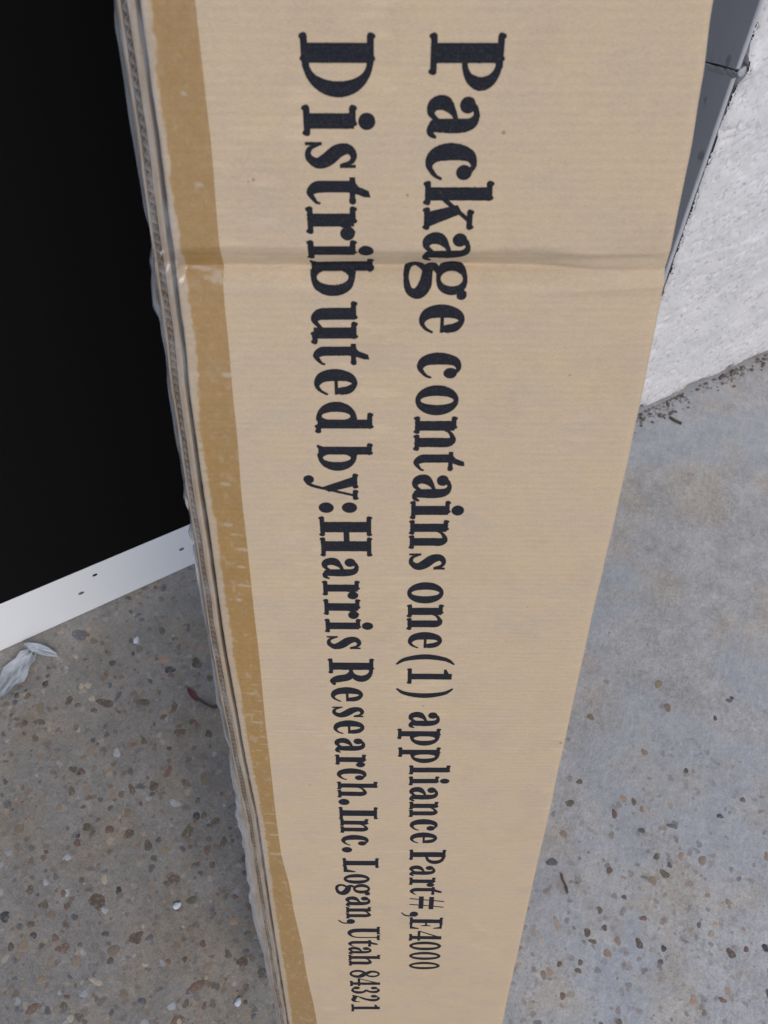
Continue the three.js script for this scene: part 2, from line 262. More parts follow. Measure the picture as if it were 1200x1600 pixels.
// ---------- black screen door with a white metal bottom rail ----------
const door = group('screen_door'); door.position.copy(DOOR_AT); door.rotation.y = WALL_TURN;
tag(door, 'black screen door with a white metal bottom rail behind the cardboard box', 'screen door');
{
  const top = (x) => 0.1220 - 0.030 * (x - 0.19), s = new THREE.Shape(), holes = [[0.1805, 0.0945, 0.0042], [0.1496, 0.0618, 0.0046], [0.3148, 0.0600, 0.0044], [0.62, 0.06, 0.0044], [-0.1, 0.062, 0.0046]];
  s.moveTo(-0.55, 0.0015); s.lineTo(1.085, 0.0015); s.lineTo(1.085, top(1.085)); s.lineTo(-0.55, top(-0.55)); s.closePath();
  for (const [x, y, r] of holes) { const h = new THREE.Path(); h.absellipse(x, y, r, r, 0, Math.PI * 2, true); s.holes.push(h); }
  const rail = new THREE.ExtrudeGeometry(s, { depth: 0.0010, bevelEnabled: true, bevelThickness: 0.0004, bevelSize: 0.0004, bevelOffset: -0.0004, bevelSegments: 2, curveSegments: 14 });
  rail.translate(0, 0, -0.0014);
  const railMesh = obj('bottom_rail', rail, std({ color: lin(0.86, 0.87, 0.88), roughness: 0.35 }), door);
  for (const [x, y, r] of holes.slice(1)) {
    const g = new THREE.LatheGeometry([[0, -0.0006], [r * 0.25, -0.0006], [r * 0.3, -0.0002], [r * 0.8, -0.0003], [r * 0.94, -0.0008], [r * 0.94, -0.0024]].map(([a, b]) => new THREE.Vector2(a, b)), 16);
    g.rotateX(Math.PI / 2); g.translate(x, y, 0); obj('screw', g, std({ color: lin(0.25, 0.25, 0.22), roughness: 0.45, metalness: 0.6 }), railMesh);
  }
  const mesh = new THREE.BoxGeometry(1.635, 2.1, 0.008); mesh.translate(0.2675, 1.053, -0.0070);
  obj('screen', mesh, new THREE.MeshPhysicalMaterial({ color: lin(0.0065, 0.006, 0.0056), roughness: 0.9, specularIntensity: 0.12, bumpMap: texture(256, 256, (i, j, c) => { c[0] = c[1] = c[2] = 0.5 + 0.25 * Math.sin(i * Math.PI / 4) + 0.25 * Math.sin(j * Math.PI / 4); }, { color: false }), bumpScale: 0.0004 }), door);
}

// ---------- lettering: a condensed fat serif drawn glyph by glyph, millimetres, baseline at y = 0 ----------
const PX = 7, PADX = 3, PADY = 13, GW = 46, GH = 52;
function glyph(ch, w) {
  const cv = document.createElement('canvas'); cv.width = GW * PX; cv.height = GH * PX;
  const c = cv.getContext('2d');
  c.setTransform(PX, 0, 0, -PX, PADX * PX, (GH - PADY) * PX); c.fillStyle = c.strokeStyle = '#fff'; c.lineJoin = 'round';
  const rect = (x0, x1, y0, y1) => { c.beginPath(); c.moveTo(x0, y0); c.lineTo(x1, y0); c.lineTo(x1, y1); c.lineTo(x0, y1); c.fill(); };
  const poly = (...p) => { c.beginPath(); p.forEach(([x, y], i) => (i ? c.lineTo(x, y) : c.moveTo(x, y))); c.closePath(); c.fill(); };
  const ell = (x, y, a, b = a) => { c.beginPath(); c.ellipse(x, y, a, b, 0, 0, 7); c.fill(); };
  const cut = (f) => { c.globalCompositeOperation = 'destination-out'; f(); c.globalCompositeOperation = 'source-over'; };
  const bar = (x0, x1, y, dir = 0) => { // a serif: thin slab with softly swollen ends
    c.lineCap = 'round'; c.lineWidth = 3.0; c.beginPath(); c.moveTo(x0 + 1.2, y); c.lineTo(x1 - 1.2, y); c.stroke();
    ell(x0 + 1.3, y + dir * 0.5, 1.35, 1.75); ell(x1 - 1.3, y + dir * 0.5, 1.35, 1.75);
  };
  const line = (...pts) => { // stroke of changing width through [x, y, width]
    const n = pts.length;
    for (let i = 0; i < n - 1; i++) {
      const p0 = pts[Math.max(0, i - 1)], p1 = pts[i], p2 = pts[i + 1], p3 = pts[Math.min(n - 1, i + 2)];
      for (let k = 0; k <= 26; k++) {
        const t = k / 26, f = (m) => 0.5 * (2 * p1[m] + (p2[m] - p0[m]) * t + (2 * p0[m] - 5 * p1[m] + 4 * p2[m] - p3[m]) * t * t + (3 * p1[m] - p0[m] - 3 * p2[m] + p3[m]) * t * t * t);
        ell(f(0), f(1), Math.max(0.5, f(2) / 2));
      }
    }
  };
  const half = (x, y0, y1, rx) => { c.beginPath(); c.moveTo(x, y0); c.bezierCurveTo(x + rx * 1.3, y0, x + rx * 1.3, y1, x, y1); c.fill(); }; // bulges to the right
  const W0 = { D: 28, P: 25, R: 31, H: 36, I: 18, L: 26, U: 30, E: 25, b: 20, d: 22, h: 25, n: 25, u: 25.6, i: 14, l: 13, 1: 18, t: 14.5, r: 18.5, s: 16, c: 18.5, e: 19, o: 20, 0: 20, a: 20, g: 20, k: 25, p: 23, y: 21, 8: 21, 4: 22, 3: 22, 2: 21, '(': 14, ')': 14, ',': 12, '.': 10, ':': 10, '#': 29 }[ch];
  c.scale(w / W0, 1);
  const arch = (x0, x1) => { // shoulder of n and h: from the left stem over to a right stem x1 .. x1 + 7
    line([x0 - 1, 17, 1.6], [x0 + 1.5, 20.8, 2.2], [x1 + 1, 22.6, 3.6], [x1 + 3.4, 20, 6.6], [x1 + 3.5, 15, 7]); rect(x1, x1 + 7, 1, 17);
  };
  const G = {
    D() { half(9, 0.2, 32.8, w0(19)); rect(4, 12.6, 1, 32); bar(0, 12, 1.8, -1); bar(0, 12, 31.2, 1); cut(() => { half(12.6, 3.8, 29.4, 8); }); rect(4, 12.6, 1, 32); },
    P() { half(11, 14.2, 32.6, 14); rect(11, 15, 29.6, 32.6); rect(4.1, 12.6, 1, 32); bar(0, 17.5, 1.6, -1); bar(0, 12, 31.2, 1); cut(() => half(12.6, 17, 29.4, 6)); rect(4.1, 12.6, 1, 32); },
    R() { half(12, 14.6, 32.6, 15.5); line([17, 16.5, 5], [21.5, 13.5, 7.5], [23.5, 7, 8], [26, 2.8, 5], [30, 3.5, 2.2]); cut(() => half(13, 17.6, 29.5, 6.6)); rect(4.5, 13, 1, 32); bar(0, 17, 1.6, -1); bar(0, 12.6, 31.2, 1); },
    H() { rect(4.6, 14, 1, 32); rect(22, 31.4, 1, 32); rect(13, 23, 15, 18.8); for (const y of [1.6, 31.4]) { bar(0, 17.3, y, y < 9 ? -1 : 1); bar(18.7, 36, y, y < 9 ? -1 : 1); } },
    I() { rect(4.7, 13.3, 1, 32); bar(0, 18, 1.6, -1); bar(0, 18, 31.4, 1); },
    L() { rect(4.5, 13, 1, 32); bar(0, 17.5, 31.4, 1); bar(0, 15, 1.6, -1); poly([10, 0.3], [25.6, 0.3], [26, 11.5], [24, 11.5], [20.5, 4], [10, 3]); },
    U() { line([8.2, 29, 8.4], [8.2, 12, 8.4], [9.6, 5.4, 7.6], [15, 2, 4], [21.5, 5, 2.8], [24, 12, 2.6], [24, 31, 2.6]); bar(0, 17, 31.4, 1); bar(19, 30, 31.4, 1); },
    E() { rect(4, 12, 1, 32); bar(0, 15, 1.6, -1); bar(0, 15, 31.4, 1); rect(10, 23, 30.2, 32.7); rect(10, 23.4, 0.3, 2.8); poly([23.8, 32.7], [24, 24], [22, 24], [19.5, 30.5]); poly([24.4, 0.3], [25, 9.5], [23, 9.5], [19.5, 2.6]); rect(11, 18, 15.6, 17.6); poly([18.6, 21.5], [18.6, 11.5], [17.2, 11.5], [15.5, 16.5], [17.2, 21.5]); },
    b() { half(7, 0.2, 24.2, 13); cut(() => ell(10.2, 12, 3, 8.3)); rect(2, 7.8, 1, 32); bar(-0.2, 7.9, 31.5, 1); poly([2, 4], [0.4, 0.4], [2.4, 0.2], [5, 2.5]); },
    d() { c.save(); c.translate(13.4, 0); c.scale(-1, 1); half(0, 0.2, 24.2, 13.2); cut(() => ell(3.1, 12, 2.9, 8.3)); c.restore(); rect(12.6, 18.9, 1, 32); bar(8.2, 18.9, 31.5, 1); bar(16, 22, 1.5, -1); },
    h() { rect(2.6, 9.4, 1, 32); bar(0, 9.4, 31.5, 1); arch(9.4, 15.4); bar(0, 12, 1.5, -1); bar(13, 25, 1.5, -1); },
    n() { rect(3, 10.2, 1, 23.4); bar(0, 9, 22.7, 1); arch(10.2, 15.4); bar(0, 12.3, 1.5, -1); bar(13.2, 25, 1.5, -1); },
    u() { rect(3.6, 10.8, 6, 23.4); bar(0, 10.6, 22.8, 1); rect(15.4, 22.4, 1, 23.4); bar(12.2, 22.4, 22.8, 1); line([7.2, 9, 7.1], [7.7, 4.6, 6.6], [11, 1.7, 3.4], [16, 5.2, 2]); bar(18, 25.6, 1.5, -1); },
    i() { rect(3.6, 10.8, 1, 23.6); bar(0, 14, 1.5, -1); bar(0, 9.6, 22.8, 1); ell(7.3, 29.4, 4, 4); },
    l() { rect(3, 10, 1, 32); bar(0, 13, 1.5, -1); bar(0, 9.6, 31.5, 1); },
    1() { rect(6, 12.8, 1, 32.6); bar(0, 18, 1.5, -1); poly([9, 33], [6.5, 30.4], [1, 28.4], [1, 26.4], [7, 26.6]); },
    t() { rect(1.8, 8, 7, 24); line([4.9, 9, 6.2], [5.3, 4.8, 6], [8.3, 1.8, 3.4], [12.8, 4.4, 1.7], [13.6, 6, 1.4]); rect(0, 13.6, 21, 23.8); poly([1.8, 23], [5, 25.5], [7.2, 30.4], [10.6, 31.2], [10.4, 28], [8.4, 23]); bar(10.5, 14.2, 22.4); },
    r() { rect(3.6, 10.8, 1, 23.4); bar(0, 14.6, 1.5, -1); bar(0, 9, 22.7, 1); line([10, 16.5, 1.8], [11.5, 20.6, 2.2], [14, 22.6, 2.6]); ell(14.7, 19.9, 3.8, 3.7); },
    s() { line([12.9, 17.2, 1.7], [11.2, 21.8, 2.4], [7.8, 23, 3.2], [4.6, 20.4, 5], [5.6, 15.6, 6.8], [10, 10.4, 7], [11.8, 5.8, 5.4], [8.8, 1.8, 3.4], [4.6, 2.2, 2.4], [2, 7, 1.7]); rect(12.6, 14.4, 16.4, 24); rect(1, 2.8, 0.2, 8.2); },
    c() { line([13.6, 21.4, 2.6], [10.6, 23.1, 2.8], [6, 20.2, 6], [4.4, 12, 8.2], [6, 4.6, 6.6], [10.6, 1.7, 3.4], [15.4, 4.4, 2], [17.2, 7.4, 1.6]); ell(14.3, 18.6, 3.7, 3.8); },
    e() { line([17.4, 7, 1.5], [14.8, 3.2, 2], [10.8, 1.6, 3.2], [6, 4.8, 6.6], [4.4, 12, 8.2], [5.9, 19.6, 6], [10, 22.9, 3], [14, 19.8, 5], [15.2, 15.8, 5.2], [15.2, 13.8, 4]); rect(6, 17.8, 11.4, 13.4); },
    o() { ell(10, 12, 10, 12.4); cut(() => ell(10, 12, 3, 9.4)); },
    0() { ell(10, 16.5, 9.8, 16.6); cut(() => ell(10, 16.5, 3.6, 13.2)); },
    a() { line([14.2, 4, 6.2], [14.4, 14, 6.8], [13.4, 20.4, 5.4], [9.6, 23, 2.8], [6, 21.9, 3]); ell(4.9, 18.7, 3.9, 3.7); line([12.6, 13.8, 2], [8.4, 12.2, 3], [4, 8, 6.6], [4.6, 3.4, 5.8], [8.4, 1.8, 3.2], [12, 5, 2.2]); line([14.2, 5, 6.2], [15.6, 2.2, 4], [18, 1.9, 2.8], [19.6, 4, 1.6]); },
    g() { ell(8.4, 16.2, 8.3, 8.2); cut(() => ell(8.4, 16.2, 2.9, 5.8)); line([13, 21, 2.2], [15.6, 23, 2.6]); ell(17, 21.6, 2.7); line([6, 9.6, 2.6], [3.4, 6.6, 3.6], [5, 3.9, 5], [11, 2.2, 6.6], [15.6, -1.4, 7], [14.4, -5.6, 4.4], [9, -7.6, 3], [4, -6.8, 3.2], [1.9, -3.2, 3.4], [3.6, 0.6, 3], [6, 3, 2.6]); },
    k() { rect(3, 9.8, 1, 32); bar(0, 9.8, 31.5, 1); bar(0, 12, 1.5, -1); line([9, 9.4, 2.4], [20, 22, 2.2]); poly([12, 16.4], [16.4, 19], [24, 1.2], [15.6, 1.2]); bar(13.4, 25, 1.5, -1); bar(14.6, 25, 22.7, 1); },
    p() { half(9, 0.2, 24.2, 14); cut(() => ell(13, 12, 3, 8.4)); rect(3.2, 10.2, -8, 23.4); bar(0, 13.6, -7.6, -1); bar(0, 9, 22.7, 1); },
    y() { poly([1.8, 23], [9.6, 23], [14.6, 6.6], [11, 1.6]); line([17.4, 22.4, 2], [11, 1, 2.2], [8.4, -5, 2.4], [5.8, -7, 2.4]); ell(4.4, -5.4, 3.3); bar(0, 11.6, 22.8, 1); bar(13, 21, 22.8, 1); },
    8() { ell(10.5, 24.8, 8.6, 8); ell(10.5, 9, 10.2, 9.2); cut(() => { ell(11, 25, 3.6, 5.6); ell(10, 8.8, 4.2, 6.2); }); line([4.5, 23, 5], [10, 17, 6.6], [16, 11, 5]); },
    4() { rect(11.4, 18.4, 1, 32.4); line([14, 31.6, 2.4], [1.8, 10.4, 2.2]); rect(0.8, 21.6, 8.4, 11.2); bar(7.8, 21.8, 1.5, -1); poly([12, 33], [18.4, 33], [18.4, 26], [11, 26]); },
    3() { line([5.2, 28.8, 2.6], [10, 31.4, 2.8], [15, 27.2, 6.2], [13.6, 20.4, 4.2], [9.4, 17.5, 2.2], [14.4, 14.8, 4.4], [16.4, 8.4, 7], [12, 2.4, 3.4], [5.6, 3.4, 2.8]); ell(4.6, 26.2, 3.7); ell(4.4, 6.8, 3.9); },
    2() { line([5, 29, 2.6], [9.8, 31.4, 2.8], [15, 26, 6.8], [12.6, 17, 5], [6, 9, 2.8], [2.6, 3.6, 2.4]); ell(4.5, 26, 3.8); line([2.4, 2.8, 3], [6.6, 4.6, 5], [13, 2.8, 5.2], [18, 4, 3.4], [19.4, 9.4, 1.8]); },
    '('() { line([11.8, 33.4, 1.7], [6.4, 27, 4.2], [3.6, 12.8, 5.8], [6.4, -1.6, 4.2], [11.8, -8, 1.7]); },
    ')'() { line([2.2, 33.4, 1.7], [7.6, 27, 4.2], [10.4, 12.8, 5.8], [7.6, -1.6, 4.2], [2.2, -8, 1.7]); },
    ','() { ell(6, 4, 5, 4.2); line([9.4, 2.6, 2.6], [8.6, -4, 2.4], [3.6, -8.2, 1.6]); },
    '.'() { ell(5, 4.6, 4.9, 4.8); }, ':'() { ell(5, 4.6, 4.9, 4.8); ell(5, 19.2, 4.9, 4.8); },
    '#'() { line([6, 0.6, 2.2], [11, 32.4, 2.2]); line([18, 0.6, 2.2], [23, 32.4, 2.2]); rect(1, 27, 8.6, 13.4); rect(2, 28, 18.6, 23.4); },
  };
  function w0(v) { return v; }
  G[ch]();
  return cv.getContext('2d').getImageData(0, 0, cv.width, cv.height).data;
}
// letter, start|end along the box (mm down the face), as printed
const ROWS = [
  ['P131|156 a157|177 c179|198 k198|223 a224|243 g244|263 e265|284 c295|313 o317|338 n339|364 t365|380 a382|404 i404|419 n420|445 s448|466 o476|497 n498|524 e526|545 (550|564 1567|585 )589|603 a619|640 p641|664 p666|688 l691|704 i707|720 a722|744 n745|769 c772|792 e794|814 P824|850 a852|872 r875|893 t893|909 #911|939 ,942|955 E955|980 4983|1006 01007|1028 01031|1051 01055|1074', table([[143, 21], [165, 20.4], [210, 20.5], [303, 19.4], [485, 17.6], [575, 19.3], [697, 23.2], [836, 26], [968, 28.7], [1065, 29.9]])],
  ['D131|159 i162|176 s178|193 t196|210 r211|229 i229|241 b242|261 u264|290 t290|304 e306|325 d328|351 b359|380 y382|403 :405|414 H417|452 a453|473 r475|493 r493|513 i513|527 s530|547 R556|587 e589|608 s612|628 e630|649 a653|673 r676|694 c695|713 h715|739 .741|751 I754|773 n773|796 c799|818 .820|830 L840|866 o869|888 g888|911 a912|933 n934|958 ,958|971 U976|1006 t1006|1021 a1021|1039 h1040|1066 81076|1097 41097|1118 31118|1140 21140|1161 11166|1186', table([[145, -36.8], [185, -36.9], [252, -38.1], [277, -38.2], [435, -39.7], [465, -39.7], [763, -36.5], [784, -35.9], [990, -34.3], [1180, -33.8]])],
];

// ---------- cardboard box: x across its face, s down its face, leaning back on the door ----------
const T = 0.30, SB = 1.2577, ST = -0.372;                    // depth, s of the bottom edge, s of the top edge
const uL = table([[0.10, -0.1036], [0.17, -0.1044], [0.23, -0.1055], [0.275, -0.1066], [0.338, -0.1090], [0.413, -0.1097], [0.535, -0.1112], [0.65, -0.1100], [0.79, -0.1072], [0.97, -0.1080], [1.22, -0.1078]]);
const uR = table([[-0.2, 0.1405], [0.118, 0.1432], [0.155, 0.1460], [0.19, 0.1474], [0.24, 0.1480], [0.34, 0.1492], [0.413, 0.1488], [0.52, 0.1475], [0.63, 0.1472], [0.75, 0.1468], [0.91, 0.1455], [1.22, 0.1440]]);
const uG = table([[0.118, -0.1082], [0.172, -0.1090], [0.23, -0.1088], [0.275, -0.1106], [0.338, -0.1128], [0.413, -0.1136], [0.535, -0.1158], [0.65, -0.1140], [0.79, -0.1116], [0.97, -0.1112], [1.22, -0.1109]]);
const uF = table([[0.118, -0.1188], [0.172, -0.1196], [0.215, -0.1192], [0.232, -0.1178], [0.246, -0.1212], [0.275, -0.1218], [0.338, -0.1232], [0.413, -0.1246], [0.535, -0.1256], [0.62, -0.1268], [0.65, -0.1246], [0.72, -0.1262], [0.79, -0.1274], [0.97, -0.1296], [1.06, -0.1262], [1.22, -0.1232]]);
const uT = table([[0.118, -0.0807], [0.172, -0.0808], [0.238, -0.0826], [0.275, -0.0837], [0.338, -0.0851], [0.413, -0.0872], [0.535, -0.0886], [0.65, -0.0905], [0.783, -0.0917], [0.822, -0.0915], [0.911, -0.0868], [1.051, -0.0815], [1.222, -0.0752]]);
function relief(u, s) { // how far the face stands out of its plane
  let z = 0.0016 * (fbm(u * 9 + 4, s * 6, 2) - 0.5) + 0.00035 * (fbm(u * 60, s * 18, 2) - 0.5);
  const c = 0.2476 + 0.0016 * (vn(u * 30 + 2, 5.5) - 0.5) + 0.0006 * (vn(u * 120, 1.5) - 0.5);
  const A = 0.0085 * (0.75 + 0.5 * vn(u * 22, 7.7)) * (1 - 0.55 * smooth(0.085, 0.12, u)), d = s - c, wu = 0.0115 + 0.003 * vn(u * 26, 3.1);
  z -= A * (d < 0 ? clamp((d + wu) / wu) ** 1.15 : 1 - Math.pow(clamp(d / 0.008), 0.8));
  const d2 = s - (0.2395 + 0.03 * (0.135 - u)); // a small second wrinkle by the right edge
  z -= 0.0009 * smooth(0.075, 0.105, u) * (1 - smooth(0.138, 0.146, u)) * Math.exp(-((d2 / 0.0022) ** 2));
  const d3 = s - (0.2545 + 0.06 * (0.135 - u)); z += 0.0010 * smooth(0.085, 0.11, u) * Math.exp(-((d3 / 0.0028) ** 2));
  z -= 0.0007 * Math.exp(-(((u - 0.061) / 0.0014) ** 2)) * smooth(0.205, 0.22, s) * (1 - smooth(0.236, 0.244, s));   // short upright dent
  return z;
}
const SEG = 0.6415, SA = -0.464;                              // the print is stored in three lengths of the face
const rowsS = [];
for (let s = ST; s < 0.19; s += 0.006) rowsS.push(s); for (let s = 0.19; s < 0.28; s += 0.0012) rowsS.push(s); for (let s = 0.28; s < SB; s += 0.006) rowsS.push(s);
rowsS.push(SA + SEG, SA + 2 * SEG, SB); rowsS.sort((a, b) => b - a);
const rows = rowsS.filter((s, i) => i === 0 || rowsS[i - 1] - s > 1e-5), NR = rows.length - 1, Y = (s) => SB - s;

const U0 = -0.12, UW = 0.29, TW = 1024, TH = 2048;
function kraft(u, s, c) { // paper: fibres, blotches and the faint washboard of the flutes below
  const x = u * 1000, y = s * 1000;
  const f = vn(x * 1.1, y * 2.6) * 0.5 + vn(x * 3.1 + 9, y * 3.3) * 0.5, bl = fbm(x * 0.035, y * 0.05 + 3, 4), m = fbm(x * 0.16 + 40, y * 0.5, 3), fl = vn(x * 0.9 + 5, y * 7.3);
  let v = 0.92 + 0.16 * (f - 0.5) + 0.10 * (bl - 0.5) + 0.10 * (m - 0.5) + 0.09 * (fl - 0.5) + 0.005 * Math.sin(y * 2 * Math.PI / 7.4 + 5 * bl);
  const k = hash((x * 3.6) | 0, (y * 3.6) | 0); if (k > 0.9985) v *= 0.8; else if (k < 0.0012) v *= 1.1;
  const scuff = smooth(0.62, 0.72, fbm(x * 0.05 + 70, y * 0.22 + 5, 4)) * smooth(0.45, 0.7, fbm(x * 0.02 + 8, y * 0.012, 2)); v *= 1 + 0.07 * scuff - 0.03 * smooth(0.6, 0.72, fbm(x * 0.03 + 20, y * 0.03 + 60, 4));
  const warm = bl - 0.5 + 0.6 * (m - 0.5);
  c[0] = 0.550 * v; c[1] = (0.416 - 0.020 * warm) * v; c[2] = (0.276 - 0.045 * warm) * v;
}
const specks = [[0.012, 0.205, 0.7], [0.0565, 0.1745, 1], [0.105, 0.31, 0.6], [0.013, 1.13, 0.8], [0.052, 1.145, 0.9], [0.028, 1.002, 0.7], [-0.06, 0.72, 0.7], [0.143, 0.66, 1.3], [0.1, 0.5, 0.5], [0.032, 0.612, 0.9], [-0.0625, 0.1975, 0.8], [-0.065, 0.1982, 0.5], [0.1, 0.86, 0.6], [-0.02, 0.9, 0.5], [0.08, 0.7, 0.5]];
const masks = {};
const segments = [0, 1, 2].map((k) => {
  const ink = new Float32Array(TW * TH), edge = new Float32Array(TW * TH), s0 = SA + SEG * k;
  for (const [list, base] of ROWS) for (const item of list.split(' ')) {
    const ch = item[0], [a, b] = item.slice(1).split('|').map(Number), bu = base((a + b) / 2), key = ch + (b - a);
    const data = masks[key] ??= glyph(ch, b - a), cw = GW * PX, chh = GH * PX;
    const at = (x, y) => (x < 0 || y < 0 || x >= cw || y >= chh ? 0 : data[((y | 0) * cw + (x | 0)) * 4 + 3] / 255);
    const j0 = Math.floor(((a - 3) / 1000 - s0) / SEG * TH), j1 = Math.ceil(((b + 6) / 1000 - s0) / SEG * TH); if (j1 < 0 || j0 >= TH) continue;
    const i0 = Math.floor(((bu - 12) / 1000 - U0) / UW * TW), i1 = Math.ceil(((bu + 37) / 1000 - U0) / UW * TW);
    for (let j = Math.max(0, j0); j <= Math.min(TH - 1, j1); j++) for (let i = i0; i <= i1; i++) {
      const s = (s0 + (j + 0.5) / TH * SEG) * 1000, u = (U0 + (i + 0.5) / TW * UW) * 1000;
      const wob = 0.12 * (vn(s * 0.6, u * 0.6) - 0.5) + 0.12 * (vn(s * 3.7, u * 3.7) - 0.5);
      const gx = (s - a + PADX + wob) * PX, gy = (GH - PADY - (u - bu) + wob) * PX, o = j * TW + i;
      let m = 0; for (let q = 0; q < 4; q++) m += at(gx + (q & 1) * 1.6 - 0.8, gy + (q >> 1) * 1.6 - 0.8) / 4;
      if (m > ink[o]) { ink[o] = m; let e = 0; const R = 0.85 * PX; for (let q = 0; q < 8; q++) e += at(gx + R * Math.cos(q * 0.785), gy + R * Math.sin(q * 0.785)) / 8; edge[o] = e; }
    }
  }
  const map = texture(TW, TH, (i, j, c) => {
    const u = U0 + (i + 0.5) / TW * UW, s = s0 + (j + 0.5) / TH * SEG, o = j * TW + i;
    kraft(u, s, c);
    for (const [x, y, r] of specks) { const d = Math.hypot(u - x, (s - y)) * 1000; if (d < r * 1.6) { const q = 0.6 * smooth(r * 1.4, r * 0.5, d); c[0] *= 1 - q * 0.6; c[1] *= 1 - q * 0.75; c[2] *= 1 - q * 0.8; } }
    const m = ink[o];
    if (m > 0) {
      const g = 0.82 + 0.36 * vn(u * 1600, s * 1600) * vn(u * 400, s * 700 + 3) + 0.16 * vn(u * 3600, s * 3600), full = smooth(0.72, 0.97, edge[o]);
      const q = g * (0.78 + 0.34 * full), a = m * (0.995 - 0.05 * smooth(0.62, 0.85, vn(u * 2600, s * 2600)) * full);
      c[0] = lerp(c[0], 0.0100 * q, a); c[1] = lerp(c[1], 0.0115 * q, a); c[2] = lerp(c[2], 0.0175 * q, a);
    }
  });
  return new THREE.MeshPhysicalMaterial({ map, roughness: 0.85, specularIntensity: 0.35, side: THREE.DoubleSide });
});
const kraftBump = texture(512, 1024, (i, j, c) => { const v = 0.5 + 0.22 * (vn(i * 0.55, j * 0.9) - 0.5) + 0.2 * (fbm(i * 0.1, j * 0.16, 2) - 0.5) + 0.26 * (0.35 + 0.65 * vn(i * 0.02, j * 0.035)) * Math.sin(j / 1024 * 2 * Math.PI * 36 + 1.2 * vn(i * 0.012, j * 0.02)); c[0] = c[1] = c[2] = v; }, { color: false });
for (const m of segments) { const t = kraftBump.clone(); t.repeat.set(2, 4); t.needsUpdate = true; m.bumpMap = t; m.bumpScale = 0.00022; }

